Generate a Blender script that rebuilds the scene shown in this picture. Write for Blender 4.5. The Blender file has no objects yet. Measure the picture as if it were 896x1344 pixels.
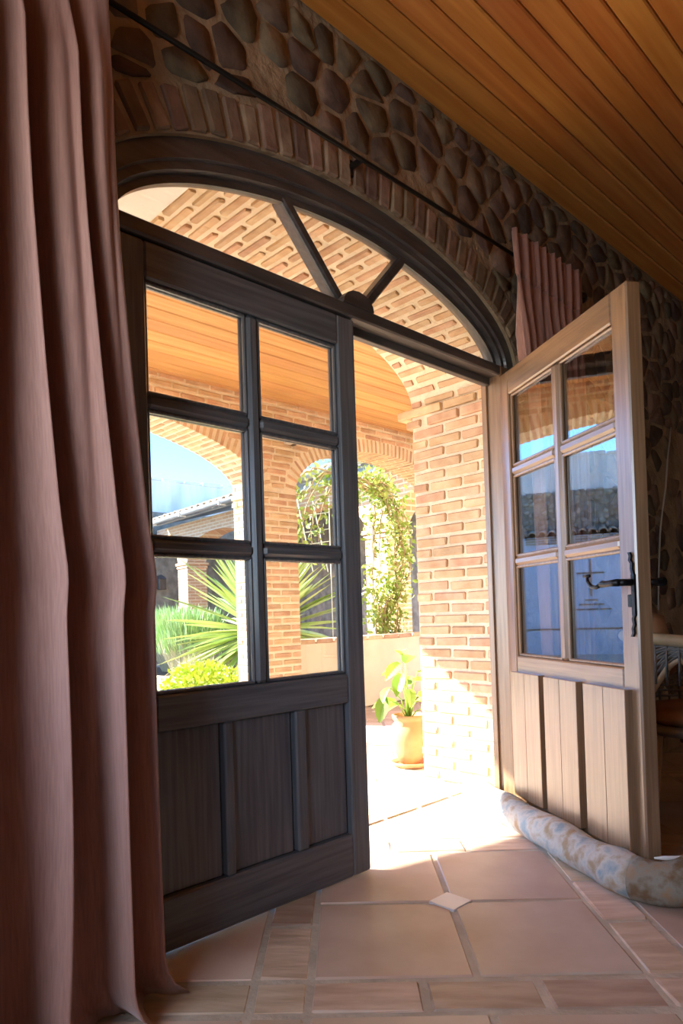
import bpy, math, random
from math import sin, cos, pi, sqrt, radians as R
from mathutils import Vector, Matrix
random.seed(7)
SC = bpy.context.scene
COL = SC.collection

# ------------------------------------------------------------------ camera
cd = bpy.data.cameras.new('camera'); cam = bpy.data.objects.new('camera', cd); COL.objects.link(cam)
YAW, PITCH, ROLL = R(43.5083), R(0.8594), R(-1.7963)
fw = Vector((sin(YAW)*cos(PITCH), cos(YAW)*cos(PITCH), sin(PITCH)))
r0 = Vector((cos(YAW), -sin(YAW), 0)); u0 = r0.cross(fw)
rt = r0*cos(ROLL) + u0*sin(ROLL); up = u0*cos(ROLL) - r0*sin(ROLL)
cam.matrix_world = Matrix(((rt.x, up.x, -fw.x, -1.9459), (rt.y, up.y, -fw.y, -1.8162), (rt.z, up.z, -fw.z, .9976), (0, 0, 0, 1)))
cd.sensor_fit = 'HORIZONTAL'; cd.sensor_width = 36; cd.lens = 902.19/896*36
cd.shift_x = (448-425.05)/896; cd.shift_y = (791.43-672)/896
cd.clip_start = .05; cd.clip_end = 500
SC.camera = cam

# ------------------------------------------------------------------ sky, sun, added fill light, exposure
w = bpy.data.worlds.new('sky'); SC.world = w; w.use_nodes = True
wn = w.node_tree.nodes; wl = w.node_tree.links
sky = wn.new('ShaderNodeTexSky'); sky.sky_type = 'NISHITA'; sky.sun_disc = False
sun_dir = Vector((-.55, .835, .61)).normalized()
sky.sun_elevation = math.asin(sun_dir.z); sky.sun_rotation = math.atan2(sun_dir.x, sun_dir.y)
sky.air_density = .8; sky.dust_density = .1; sky.ozone_density = 6
hsv = wn.new('ShaderNodeHueSaturation'); hsv.inputs['Saturation'].default_value = 1.12
wl.new(sky.outputs[0], hsv.inputs['Color']); wl.new(hsv.outputs[0], wn['Background'].inputs[0]); wn['Background'].inputs[1].default_value = .255
sl = bpy.data.lights.new('sun', 'SUN'); sl.energy = 7.2; sl.angle = R(.6); sl.color = (1, .94, .82)
so = bpy.data.objects.new('sun', sl); COL.objects.link(so); so.rotation_euler = (-sun_dir).to_track_quat('-Z', 'Y').to_euler()
# added fill light, set at an unseen opening in the side wall
al = bpy.data.lights.new('side_fill', 'AREA'); al.shape = 'RECTANGLE'; al.size = 1.1; al.size_y = 1.3; al.energy = 8.5; al.color = (.92, .95, 1)
ao = bpy.data.objects.new('side_fill', al); COL.objects.link(ao); ao.location = (-2.9, -1.2, 1.55)
ao.rotation_euler = Vector((1, -.05, 0)).to_track_quat('-Z', 'Y').to_euler()
vs = SC.view_settings; vs.view_transform = 'Standard'; vs.look = 'None'; vs.exposure = 2.25; vs.gamma = 1
SC.cycles.max_bounces = 10; SC.cycles.diffuse_bounces = 6; SC.cycles.transparent_max_bounces = 16
SC.cycles.sample_clamp_indirect = 6; SC.cycles.use_denoising = True
SC.cycles.caustics_reflective = False; SC.cycles.caustics_refractive = False

# ------------------------------------------------------------------ materials
def new_mat(name):
    m = bpy.data.materials.new(name); m.use_nodes = True
    return m, m.node_tree.nodes, m.node_tree.links, m.node_tree.nodes['Principled BSDF']
def M(name, c1, c2, rough=.75, scale=6, bump=.25, rnd=.25, stretch=(1, 1, 1), spec=.4, coat=0, crough=.12, metal=0, sheen=0, hue=0, bscale=None, detail=4, c3=None, lo=.35, hi=.65, bdist=.01, world=False):
    m, n, l, b = new_mat(name)
    tc = n.new('ShaderNodeTexCoord'); oi = n.new('ShaderNodeObjectInfo')
    mp = n.new('ShaderNodeMapping'); mp.inputs['Scale'].default_value = stretch
    va = n.new('ShaderNodeVectorMath'); va.operation = 'MULTIPLY_ADD'
    va.inputs[1].default_value = (17.3, 11.1, 23.7); l.new(oi.outputs['Random'], va.inputs[0])
    if world:
        l.new(tc.outputs['Object'], mp.inputs[0])
    else:
        l.new(tc.outputs['Object'], va.inputs[2]); l.new(va.outputs[0], mp.inputs[0])
    nz = n.new('ShaderNodeTexNoise'); nz.inputs['Scale'].default_value = scale; nz.inputs['Detail'].default_value = detail
    l.new(mp.outputs[0], nz.inputs['Vector'])
    cr = n.new('ShaderNodeValToRGB'); e = cr.color_ramp.elements
    e[0].position = lo; e[1].position = hi; e[0].color = (*c1, 1); e[1].color = (*c2, 1)
    if c3: x = e.new((lo+hi)/2); x.color = (*c3, 1)
    l.new(nz.outputs[0], cr.inputs[0])
    hs = n.new('ShaderNodeHueSaturation')
    mr = n.new('ShaderNodeMapRange'); mr.inputs[3].default_value = 1-rnd; mr.inputs[4].default_value = 1+rnd*.6
    l.new(oi.outputs['Random'], mr.inputs[0]); l.new(mr.outputs[0], hs.inputs['Value']); l.new(cr.outputs[0], hs.inputs['Color'])
    if hue:
        m2 = n.new('ShaderNodeMath'); m2.operation = 'MULTIPLY'; m2.inputs[1].default_value = 7.31
        m3 = n.new('ShaderNodeMath'); m3.operation = 'FRACT'; l.new(oi.outputs['Random'], m2.inputs[0]); l.new(m2.outputs[0], m3.inputs[0])
        m4 = n.new('ShaderNodeMapRange'); m4.inputs[3].default_value = .5-hue; m4.inputs[4].default_value = .5+hue
        l.new(m3.outputs[0], m4.inputs[0]); l.new(m4.outputs[0], hs.inputs['Hue'])
    l.new(hs.outputs[0], b.inputs['Base Color'])
    b.inputs['Roughness'].default_value = rough; b.inputs['Specular IOR Level'].default_value = spec
    b.inputs['Coat Weight'].default_value = coat; b.inputs['Coat Roughness'].default_value = crough
    b.inputs['Metallic'].default_value = metal; b.inputs['Sheen Weight'].default_value = sheen
    if bump:
        n2 = n.new('ShaderNodeTexNoise'); n2.inputs['Scale'].default_value = bscale or scale*3; n2.inputs['Detail'].default_value = 5
        l.new(mp.outputs[0], n2.inputs['Vector'])
        bp = n.new('ShaderNodeBump'); bp.inputs['Strength'].default_value = bump; bp.inputs['Distance'].default_value = bdist
        l.new(n2.outputs[0], bp.inputs['Height']); l.new(bp.outputs[0], b.inputs['Normal'])
    return m
def glass_mat(name, base=.15, ramp=.83):
    m, n, l, b = new_mat(name); n.remove(b)
    lw = n.new('ShaderNodeLayerWeight'); lw.inputs[0].default_value = .5
    p = n.new('ShaderNodeMath'); p.operation = 'POWER'; p.inputs[1].default_value = 5; l.new(lw.outputs['Facing'], p.inputs[0])
    q = n.new('ShaderNodeMath'); q.operation = 'MULTIPLY_ADD'; q.inputs[1].default_value = ramp; q.inputs[2].default_value = base; l.new(p.outputs[0], q.inputs[0])
    t = n.new('ShaderNodeBsdfTransparent'); t.inputs[0].default_value = (.97, .98, .975, 1)
    g = n.new('ShaderNodeBsdfGlossy'); g.inputs['Roughness'].default_value = .004
    x = n.new('ShaderNodeMixShader'); l.new(q.outputs[0], x.inputs[0]); l.new(t.outputs[0], x.inputs[1]); l.new(g.outputs[0], x.inputs[2])
    l.new(x.outputs[0], n['Material Output'].inputs[0])
    return m

MT = dict(
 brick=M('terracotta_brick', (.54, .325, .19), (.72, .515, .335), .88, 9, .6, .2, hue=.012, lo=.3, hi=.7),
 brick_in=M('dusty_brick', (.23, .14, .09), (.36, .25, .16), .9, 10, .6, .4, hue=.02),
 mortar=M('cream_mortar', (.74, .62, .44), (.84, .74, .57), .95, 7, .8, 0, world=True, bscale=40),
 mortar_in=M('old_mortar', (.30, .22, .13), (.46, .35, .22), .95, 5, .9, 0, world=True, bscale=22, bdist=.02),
 stone=M('rubble_stone', (.11, .075, .055), (.27, .19, .12), .9, 7, .7, .4, hue=.025, bscale=18, bdist=.015),
 fstone=M('courtyard_stone', (.24, .21, .17), (.45, .40, .33), .9, 7, .6, .4, hue=.03),
 lime=M('pale_soffit', (.80, .77, .70), (.86, .84, .78), .9, 4, .3, 0),  # plain pale colour for the soffit patch
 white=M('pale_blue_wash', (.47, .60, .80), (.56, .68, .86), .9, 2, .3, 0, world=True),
 streak=M('weathered_plaster', (.55, .57, .58), (.76, .77, .77), .9, 1.2, .4, 0, stretch=(3, 3, .5), world=True),
 cream=M('cream_render', (.70, .60, .44), (.77, .68, .52), .9, 3, .2, 0, world=True),
 room=M('room_plaster', (.42, .36, .30), (.5, .43, .36), .9, 3, .2, 0, world=True),
 wood=M('dark_stained_wood', (.20, .112, .056), (.30, .178, .095), .36, 5, .1, .1, (14, 14, .6), .6, 1, .27, bscale=12),
 woodx=M('dark_stained_wood_across', (.20, .112, .056), (.30, .178, .095), .36, 5, .1, .1, (.6, 14, 14), .6, 1, .27, bscale=12),
 hazed_wood=M('hazed_dark_wood', (.09, .097, .106), (.155, .164, .175), .38, 5, .12, .1, (14, 14, .6), .5, .3, bscale=12),  # dark wood with blue-grey lens haze mixed into the colour
 hazed_woodx=M('hazed_dark_wood_across', (.09, .097, .106), (.155, .164, .175), .38, 5, .12, .1, (.6, 14, 14), .5, .3, bscale=12),
 frame=M('frame_wood', (.05, .044, .042), (.10, .088, .082), .42, 5, .2, .1, (.8, 12, 6), .5, .2, bscale=10),
 pine=M('varnished_pine', (.56, .19, .035), (.70, .29, .065), .42, 3, .08, .16, (.5, 9, 9), .5, .1, hue=.008),
 pine_out=M('honey_pine', (.52, .25, .085), (.64, .35, .135), .5, 3, .08, .12, (.5, 9, 9), .4, 0, hue=.008),
 dark=M('dark_backing', (.03, .02, .015), (.05, .035, .02), .9, 3, 0, 0),
 tile=M('terracotta_tile', (.56, .39, .285), (.70, .535, .42), .42, 3.5, .25, .22, spec=.35, hue=.012, bscale=9, bdist=.006),
 fbrick=M('floor_brick_clay', (.50, .35, .24), (.66, .50, .37), .5, 5, .5, .25, (1, 5, 1), spec=.35, hue=.012, bscale=6, bdist=.008),
 inset=M('white_ceramic', (.70, .66, .64), (.78, .74, .72), .3, 4, .05, 0),
 grout=M('floor_grout', (.48, .40, .31), (.62, .53, .42), .9, 8, .5, 0, world=True, bscale=40),
 pave=M('courtyard_paving', (.52, .42, .32), (.66, .56, .45), .85, 2, .3, 0, world=True),
 cloth=M('salmon_curtain', (.34, .178, .14), (.41, .222, .175), .85, 3, .12, 0, (60, 60, 4), .2, 0, sheen=.35, world=True, bscale=9),
 rod=M('black_rod', (.02, .018, .016), (.03, .026, .022), .4, 8, 0, 0, metal=.6),
 iron=M('wrought_iron', (.012, .012, .013), (.025, .024, .024), .35, 20, .3, 0, metal=.7),
 tape=M('tapestry_cloth', (.30, .38, .40), (.40, .30, .18), .9, 15, .5, 0, (1, 1, 1), .2, 0, c3=(.56, .54, .47), lo=.36, hi=.66, world=True, bscale=60, detail=6),
 tape_end=M('brown_shaded_tapestry', (.20, .13, .07), (.36, .24, .14), .9, 16, .5, 0, (1, 1, 1), .2, 0, c3=(.30, .28, .22), lo=.36, hi=.66, world=True, bscale=60, detail=6),  # browner pattern, with the shadow on that end put into its colour
 seam=M('pale_seam', (.75, .73, .68), (.8, .78, .74), .8, 6, .1, 0),
 cane=M('rattan_cane', (.55, .38, .20), (.68, .50, .28), .45, 9, .1, .1),
 weave=M('grey_wicker', (.20, .17, .14), (.32, .28, .23), .7, 12, .2, .2),
 cushion=M('brown_cushion', (.28, .13, .06), (.36, .18, .08), .9, 6, .3, 0),
 pot=M('terracotta_pot', (.50, .23, .10), (.62, .32, .16), .8, 5, .25, 0),
 soil=M('soil', (.06, .04, .025), (.12, .08, .05), 1, 14, .8, 0),
 leaf=M('fresh_leaf', (.20, .38, .05), (.36, .52, .10), .4, 5, .1, .3, hue=.02),
 vine=M('vine_leaf', (.22, .36, .05), (.44, .54, .15), .5, 3, .1, .1, hue=.02, world=True),
 yucca=M('yucca_leaf', (.36, .50, .13), (.58, .66, .28), .45, 3, .1, .25, (2, 2, .6), hue=.02),
 lime_leaf=M('lime_leaf', (.42, .58, .03), (.58, .68, .08), .5, 9, .1, 0, world=True),
 herb=M('green_herb', (.32, .50, .20), (.48, .64, .34), .6, 5, .1, 0, world=True),
 dry=M('dry_stem', (.50, .47, .34), (.66, .62, .48), .8, 8, .1, 0, world=True),
 stem=M('woody_stem', (.34, .24, .13), (.46, .36, .2), .8, 9, .2, 0),
 rtile=M('roof_tile_clay', (.55, .40, .27), (.70, .54, .38), .85, 5, .3, .3, hue=.015),
 gutter=M('grey_gutter', (.30, .32, .34), (.38, .40, .42), .4, 4, 0, 0, metal=.3),
 cross=M('brown_strip_clay', (.30, .20, .14), (.40, .28, .2), .85, 9, .2, .2),
 white_iron=M('white_painted_iron', (.78, .78, .75), (.84, .84, .82), .4, 5, 0, 0),
 lamp=M('aged_metal', (.10, .09, .08), (.16, .14, .12), .5, 9, .1, 0, metal=.5),
 box=M('grey_plastic_box', (.45, .42, .36), (.52, .48, .42), .6, 5, 0, 0),
)
GLASS = glass_mat('window_glass')
# wing masonry courses: small bricks too far away to build, on a real pillar
def brick_far(name):
    m, n, l, b = new_mat(name)
    tc = n.new('ShaderNodeTexCoord'); mp = n.new('ShaderNodeMapping'); mp.inputs['Rotation'].default_value = (R(90), 0, 0)
    sx = n.new('ShaderNodeSeparateXYZ'); l.new(tc.outputs['Object'], sx.inputs[0])
    ad = n.new('ShaderNodeMath'); l.new(sx.outputs[0], ad.inputs[0]); l.new(sx.outputs[1], ad.inputs[1])
    cx = n.new('ShaderNodeCombineXYZ'); l.new(ad.outputs[0], cx.inputs[0]); l.new(sx.outputs[2], cx.inputs[1])
    bt = n.new('ShaderNodeTexBrick'); l.new(cx.outputs[0], bt.inputs['Vector'])
    bt.inputs['Scale'].default_value = 1; bt.inputs['Brick Width'].default_value = .25; bt.inputs['Row Height'].default_value = .065
    bt.inputs['Mortar Size'].default_value = .011; bt.inputs['Color1'].default_value = (.50, .27, .14, 1); bt.inputs['Color2'].default_value = (.62, .36, .2, 1)
    bt.inputs['Mortar'].default_value = (.68, .54, .38, 1)
    l.new(bt.outputs[0], b.inputs['Base Color']); b.inputs['Roughness'].default_value = .9
    bp = n.new('ShaderNodeBump'); bp.invert = True; bp.inputs['Distance'].default_value = .012; bp.inputs['Strength'].default_value = .8
    l.new(bt.outputs[1], bp.inputs['Height']); l.new(bp.outputs[0], b.inputs['Normal'])
    return m
MT['bfar'] = brick_far('far_brickwork')

# ------------------------------------------------------------------ mesh helpers
def mesh(name, V, F, mat, smooth=False):
    me = bpy.data.meshes.new(name); me.from_pydata([tuple(v) for v in V], [], F); me.validate()
    me.materials.append(MT[mat] if isinstance(mat, str) else mat)
    if smooth: me.polygons.foreach_set('use_smooth', [True]*len(me.polygons))
    return me
def ob(name, me, parent=None, loc=(0, 0, 0), rot=(0, 0, 0), **props):
    o = bpy.data.objects.new(name, me); COL.objects.link(o)
    o.location = loc; o.rotation_euler = rot
    if parent: o.parent = parent
    for k, v in props.items(): o[k] = v
    return o
def thing(name, label, cat, loc=(0, 0, 0), rz=0, group=None, kind=None):
    o = ob(name, None, None, loc, (0, 0, rz), label=label, category=cat)
    o.empty_display_size = .1
    if group: o['group'] = group
    if kind: o['kind'] = kind
    return o
class MB:
    def __init__(s): s.V = []; s.F = []
    def add(s, V, F, mtx=None):
        k = len(s.V); s.V += [mtx @ Vector(v) for v in V] if mtx else [Vector(v) for v in V]
        s.F += [tuple(i+k for i in f) for f in F]; return s
    def box(s, x0, x1, y0, y1, z0, z1, ch=0, mtx=None, jit=0):
        V, F = cbox(x1-x0, y1-y0, z1-z0, ch, jit); c = ((x0+x1)/2, (y0+y1)/2, (z0+z1)/2)
        s.add([(v[0]+c[0], v[1]+c[1], v[2]+c[2]) for v in V], F, mtx); return s
    def tube(s, P, r, n=10, cap=True, rx=None):
        P = [Vector(p) for p in P]; m = len(P); rs = r if isinstance(r, (list, tuple)) else [r]*m
        k = len(s.V); prev = None
        for i, p in enumerate(P):
            t = (P[min(i+1, m-1)]-P[max(i-1, 0)]).normalized()
            if prev is None:
                a = Vector((0, 0, 1)) if abs(t.z) < .9 else Vector((1, 0, 0)); u = t.cross(a).normalized()
            else: u = (prev - t*prev.dot(t)).normalized()
            prev = u; v = t.cross(u)
            for j in range(n):
                a = 2*pi*j/n; s.V.append(p + (u*cos(a)+v*sin(a))*rs[i])
        for i in range(m-1):
            for j in range(n): s.F.append((k+i*n+j, k+i*n+(j+1) % n, k+(i+1)*n+(j+1) % n, k+(i+1)*n+j))
        if cap: s.F.append(tuple(k+j for j in range(n))[::-1]); s.F.append(tuple(k+(m-1)*n+j for j in range(n)))
        return s
    def lathe(s, prof, n=24, c=(0, 0, 0)):
        k = len(s.V); m = len(prof)
        for r, z in prof:
            for j in range(n): s.V.append(Vector((c[0]+r*cos(2*pi*j/n), c[1]+r*sin(2*pi*j/n), c[2]+z)))
        for i in range(m-1):
            for j in range(n): s.F.append((k+i*n+j, k+i*n+(j+1) % n, k+(i+1)*n+(j+1) % n, k+(i+1)*n+j))
        s.F.append(tuple(k+j for j in range(n))[::-1]); s.F.append(tuple(k+(m-1)*n+j for j in range(n)))
        return s
    def build(s, name, mat, parent=None, smooth=False, loc=(0, 0, 0), rot=(0, 0, 0), **p):
        return ob(name, mesh(name, s.V, s.F, mat, smooth), parent, loc, rot, **p)
def cbox(sx, sy, sz, c=0, jit=0):
    hx, hy, hz = sx/2, sy/2, sz/2
    if c <= 0:
        V = [(x*hx, y*hy, z*hz) for x in (-1, 1) for y in (-1, 1) for z in (-1, 1)]
        return V, [(0, 1, 3, 2), (4, 6, 7, 5), (0, 4, 5, 1), (2, 3, 7, 6), (0, 2, 6, 4), (1, 5, 7, 3)]
    c = min(c, hx*.8, hy*.8, hz*.8)
    V = []; idx = {}
    for x in (-1, 1):
        for y in (-1, 1):
            for z in (-1, 1):
                for a in range(3):
                    p = [x*(hx-c), y*(hy-c), z*(hz-c)]; p[a] += (x, y, z)[a]*c
                    if jit: p = [q+random.uniform(-jit, jit) for q in p]
                    idx[(x, y, z, a)] = len(V); V.append(tuple(p))
    F = []
    def face(l):
        a, b, d = (Vector(V[l[0]]), Vector(V[l[1]]), Vector(V[l[2]])); n = (b-a).cross(d-a)
        ctr = sum((Vector(V[i]) for i in l), Vector())/len(l)
        F.append(tuple(l) if n.dot(ctr) > 0 else tuple(l[::-1]))
    for a in range(3):
        b, d = [i for i in range(3) if i != a]
        for s in (-1, 1):
            q = []
            for sb, sd in ((-1, -1), (1, -1), (1, 1), (-1, 1)):
                k = [0, 0, 0]; k[a] = s; k[b] = sb; k[d] = sd; q.append(idx[(*k, a)])
            face(q)
    for a in range(3):
        b, d = [i for i in range(3) if i != a]
        for sb in (-1, 1):
            for sd in (-1, 1):
                k0 = [0]*3; k1 = [0]*3; k0[a] = -1; k1[a] = 1
                for k in (k0, k1): k[b] = sb; k[d] = sd
                face([idx[(*k0, b)], idx[(*k1, b)], idx[(*k1, d)], idx[(*k0, d)]])
    for x in (-1, 1):
        for y in (-1, 1):
            for z in (-1, 1): face([idx[(x, y, z, 0)], idx[(x, y, z, 1)], idx[(x, y, z, 2)]])
    return V, F
_bc = {}
def piece(name, parent, c, size, mat, rot=(0, 0, 0), ch=.004, jit=.002, nvar=5, wob=0):
    """one brick / tile / plank: a shared chamfered mesh, a little uneven"""
    key = (name, mat, tuple(round(s, 3) for s in size), random.randrange(nvar))
    if key not in _bc:
        V, F = cbox(*size, ch, jit); _bc[key] = mesh(name, V, F, mat)
    if wob: rot = tuple(r+random.uniform(-wob, wob) for r in rot)
    return ob(name, _bc[key], parent, c, rot)
def sup(x, a, b, n=2.0): return b*max(0., 1-abs(x/a)**n)**(1/n)
def arch_wall(name, mat, x0, x1, y0, y1, z1, ops, z0=0, nseg=40, parent=None, **kw):
    """wall slab along x with arched openings (xc, a, zs, b, n): one closed mesh"""
    xs = {x0, x1}
    for xc, a, zs, b, n in ops:
        for i in range(nseg+1):
            x = xc - a*cos(pi*i/nseg)
            if x0 < x < x1: xs.add(round(x, 5))
    xs = sorted(xs)
    def low(x, side):
        for xc, a, zs, b, n in ops:
            if xc-a-1e-4 < x+side*1e-3 < xc+a+1e-4: return zs+sup(min(max(x-xc, -a), a), a, b, n)
        return z0
    mb = MB()
    for i in range(len(xs)-1):
        xa, xb = xs[i], xs[i+1]; la, lb = low(xa, 1), low(xb, -1)
        V = [(xa, y0, la), (xb, y0, lb), (xb, y0, z1), (xa, y0, z1), (xa, y1, la), (xb, y1, lb), (xb, y1, z1), (xa, y1, z1)]
        F = [(0, 1, 2, 3), (5, 4, 7, 6), (4, 5, 1, 0), (3, 2, 6, 7)]
        if i == 0: F.append((4, 0, 3, 7))
        if i == len(xs)-2: F.append((1, 5, 6, 2))
        mb.add(V, F)
        if i > 0:
            lp = low(xa, -1)
            if abs(lp-la) > 1e-4:
                lo_, hi_ = min(lp, la), max(lp, la)
                f = (0, 1, 2, 3) if la > lp else (3, 2, 1, 0)
                mb.add([(xa, y0, lo_), (xa, y1, lo_), (xa, y1, hi_), (xa, y0, hi_)], [f])
    return mb.build(name, mat, parent, **kw)
def arc_points(xc, a, zs, b, n, step, xmin=-99, xmax=99):
    """points evenly spaced along an arch curve with outward normal angle"""
    N = 800; P = []
    for i in range(N+1):
        x = -a*cos(pi*i/N); P.append((xc+x, zs+sup(x, a, b, n)))
    L = [0]
    for i in range(N): L.append(L[-1]+math.dist(P[i], P[i+1]))
    cnt = max(1, round(L[-1]/step)); st = L[-1]/cnt; out = []; j = 0
    for k in range(cnt):
        d = (k+.5)*st
        while L[j+1] < d: j += 1
        t = (d-L[j])/(L[j+1]-L[j]); x = P[j][0]+t*(P[j+1][0]-P[j][0]); z = P[j][1]+t*(P[j+1][1]-P[j][1])
        i0, i1 = max(0, j-6), min(N, j+7)
        tx, tz = P[i1][0]-P[i0][0], P[i1][1]-P[i0][1]; q = math.hypot(tx, tz)
        if xmin <= x <= xmax: out.append((x, z, -tz/q, tx/q))
    return out
def voronoi(pts, rad, box):
    cells = []
    for i, p in enumerate(pts):
        x0, x1, z0, z1 = box; poly = [(x0, z0), (x1, z0), (x1, z1), (x0, z1)]
        for j, q in enumerate(pts):
            if i == j or abs(p[0]-q[0]) > rad or abs(p[1]-q[1]) > rad: continue
            mx, mz = (p[0]+q[0])/2, (p[1]+q[1])/2; nx, nz = q[0]-p[0], q[1]-p[1]; out = []
            for k in range(len(poly)):
                a, b = poly[k], poly[(k+1) % len(poly)]
                da = (a[0]-mx)*nx+(a[1]-mz)*nz; db = (b[0]-mx)*nx+(b[1]-mz)*nz
                if da <= 0: out.append(a)
                if (da < 0) != (db < 0): t = da/(da-db); out.append((a[0]+t*(b[0]-a[0]), a[1]+t*(b[1]-a[1])))
            poly = out
            if len(poly) < 3: break
        cells.append(poly)
    return cells
def stones(parent, mat, box, spacing, keep, yface, gap=.012, h=.035, side=-1, limit=300):
    x0, x1, z0, z1 = box; pts = []; tries = 0
    while tries < 4000:
        tries += 1; p = (random.uniform(x0, x1), random.uniform(z0, z1)); s = spacing*random.choice((.55, .75, .95, 1.2))
        if all((p[0]-q[0])**2+((p[1]-q[1])*1.3)**2 > s*s for q in pts): pts.append(p); tries = 0 if len(pts) < 40 else tries
    k = 0
    for p, poly in zip(pts, voronoi(pts, spacing*4, box)):
        if len(poly) < 3 or k >= limit: continue
        cx = sum(q[0] for q in poly)/len(poly); cz = sum(q[1] for q in poly)/len(poly)
        r = sum(math.dist(q, (cx, cz)) for q in poly)/len(poly)
        if r < .03: continue
        ring = []
        for i in range(len(poly)):                    # corner cutting rounds the stone
            a, b = poly[i], poly[(i+1) % len(poly)]
            for t in (.13, .87): ring.append((a[0]+t*(b[0]-a[0]), a[1]+t*(b[1]-a[1])))
        f = 1-gap/r*random.uniform(.8, 2.2)
        ring = [(cx+(q[0]-cx)*f*k_, cz+(q[1]-cz)*f*k_) for q in ring for k_ in (random.uniform(.93, 1.05),)]
        if not all(keep(*q) for q in ring):
            if not keep(cx, cz): continue
            for _ in range(30):
                ring = [q if keep(*q) else (q[0]+(cx-q[0])*.08, q[1]+(cz-q[1])*.08) for q in ring]
        n = len(ring); hh = h*random.uniform(.5, 1.25); V = []
        for q in ring: V.append((q[0]-cx, -side*.01, q[1]-cz))
        for q in ring: V.append(((q[0]-cx)*.9, side*hh*random.uniform(.8, 1.05), (q[1]-cz)*.9))
        V.append((0, side*hh*random.uniform(.95, 1.15), 0))
        F = []
        for i in range(n):
            j = (i+1) % n; F.append((i, j, n+j, n+i)); F.append((n+i, n+j, 2*n))
        if side > 0: F = [t[::-1] for t in F]
        ob('stone', mesh('stone', V, F, mat, True), parent, (cx, yface, cz)); k += 1
def struct(o, label=None, cat=None):
    o['kind'] = 'structure'
    if label: o['label'] = label
    if cat: o['category'] = cat
    return o

# ================================================================== SETTING
SQ = sqrt(.5)
# ---- floor of room and porch: diagonal panels of four tiles, brick strips between, white insets
floor = struct(MB().box(-3.2, 4, -6, .41, -.06, -.004).build('floor', 'grout'))
PA, PB = 1.06, 1.135                      # panel pitches along the two diagonals
def dg(a, b): return ((a+b)*SQ, (b-a)*SQ)  # a runs to +x -y, b to +x +y
def lay(parent, xr, yr):
    TA, TB = .455, .485; J = .02
    for i in range(-6, 7):
        for j in range(-6, 9):
            A0 = -.21+i*PA; B0 = -.775+j*PB
            ca, cb = A0+TA, B0+TB
            def put(name, a, b, sa, sb, mat, rz=0, ch=.004, z=0, jit=.0018):
                x, y = dg(a, b)
                if xr[0] < x < xr[1] and yr[0] < y < yr[1]:
                    piece(name, parent, (x, y, -.015+z+random.uniform(-.0015, .0015)), (sa, sb, .03), mat, (random.uniform(-.002, .002), random.uniform(-.002, .002), -pi/4+rz), ch, jit)
            for sa in (-1, 1):
                for sb in (-1, 1): put('tile', ca+sa*TA/2, cb+sb*TB/2, TA-J, TB-J, 'tile')
            put('inset_tile', ca, cb, .104, .104, 'inset', pi/4, .002, .004, 0)
            # strips
            W = .135
            nb = 3
            for k in range(nb): put('brick', A0+(k+.5)*2*TA/nb, B0+2*TB+.082, 2*TA/nb-J, W, 'fbrick', 0, .006, 0, .003)
            for k in range(nb): put('brick', A0+2*TA+.075, B0+(k+.5)*2*TB/nb, W, 2*TB/nb-J, 'fbrick', 0, .006, 0, .003)
            put('brick', A0+2*TA+.075, B0+2*TB+.082, W, W, 'fbrick', 0, .006, 0, .003)
lay(floor, (-1.75, 3.0), (-1.9, .36))
pfloor = struct(MB().box(-7, 6.5, .41, 3.15, -.06, -.004).build('porch_floor', 'grout'))
for k in range(-6, 7): piece('brick', pfloor, (.14+k*.26, .475, -.013), (.245, .13, .03), 'fbrick', (0, 0, 0), .005)
lay(pfloor, (-.6, 4.6), (.9, 3.15))
ground = struct(MB().box(-14, 16, 3.15, 24, -.3, -.02).build('ground', 'pave'))

# ---- ceiling of pine planks
ceil = struct(MB().box(-3.2, 4, -6, .1, 3.225, 3.35).build('ceiling', 'dark'))
k = 0; y = -.03
while y > -5.9:
    piece('plank', ceil, (.4, y-.0525, 3.2125), (7.2, .1, .025), 'pine', ch=.006, jit=0, nvar=1); y -= .1055

# ---- interior stone wall with the arched doorway
OA, OB, ON = 1.12, .44, 1.95             # outer curve of the timber arch frame
IA, IB, IN = 1.0, .32, 1.8               # inner curve
ZS = 2.18
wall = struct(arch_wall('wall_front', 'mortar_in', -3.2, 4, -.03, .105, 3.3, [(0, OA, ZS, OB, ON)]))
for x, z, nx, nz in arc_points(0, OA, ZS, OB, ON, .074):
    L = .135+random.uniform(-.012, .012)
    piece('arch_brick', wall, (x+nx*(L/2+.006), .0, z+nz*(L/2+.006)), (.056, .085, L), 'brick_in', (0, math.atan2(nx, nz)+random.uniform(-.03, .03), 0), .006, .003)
def keep_in(x, z):
    if z > 3.185: return False
    e = sup(x, OA+.16, OB+.165, ON)
    if abs(x) < OA+.16 and z < ZS+e+.0: return False
    if abs(x) < OA+.14 and z < ZS: return False
    return True
stones(wall, 'stone', (-1.6, 3.45, 2.2, 3.22), .2, keep_in, -.03, .007, .013, limit=190)
stones(wall, 'stone', (1.25, 3.3, .0, 2.2), .23, lambda x, z: 1.27 < x < 3.28 and .02 < z < 2.19, -.03, .007, .013, limit=110)
struct(MB().box(4, 4.2, -6.2, .1, -.06, 3.35).build('wall_right', 'room'))
struct(MB().box(-3.4, 4.2, -6.2, -6, -.06, 3.35).build('wall_back', 'room'))
wl_ = MB(); 
for b in ((-6, -1.8, 0, 3.35), (-.6, .1, 0, 3.35), (-1.8, -.6, 0, .9), (-1.8, -.6, 2.2, 3.35)): wl_.box(-2.8, -2.6, b[0], b[1], b[2], b[3])  # side wall with an opening made for the added fill light
struct(wl_.build('wall_left', 'room'))

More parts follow.
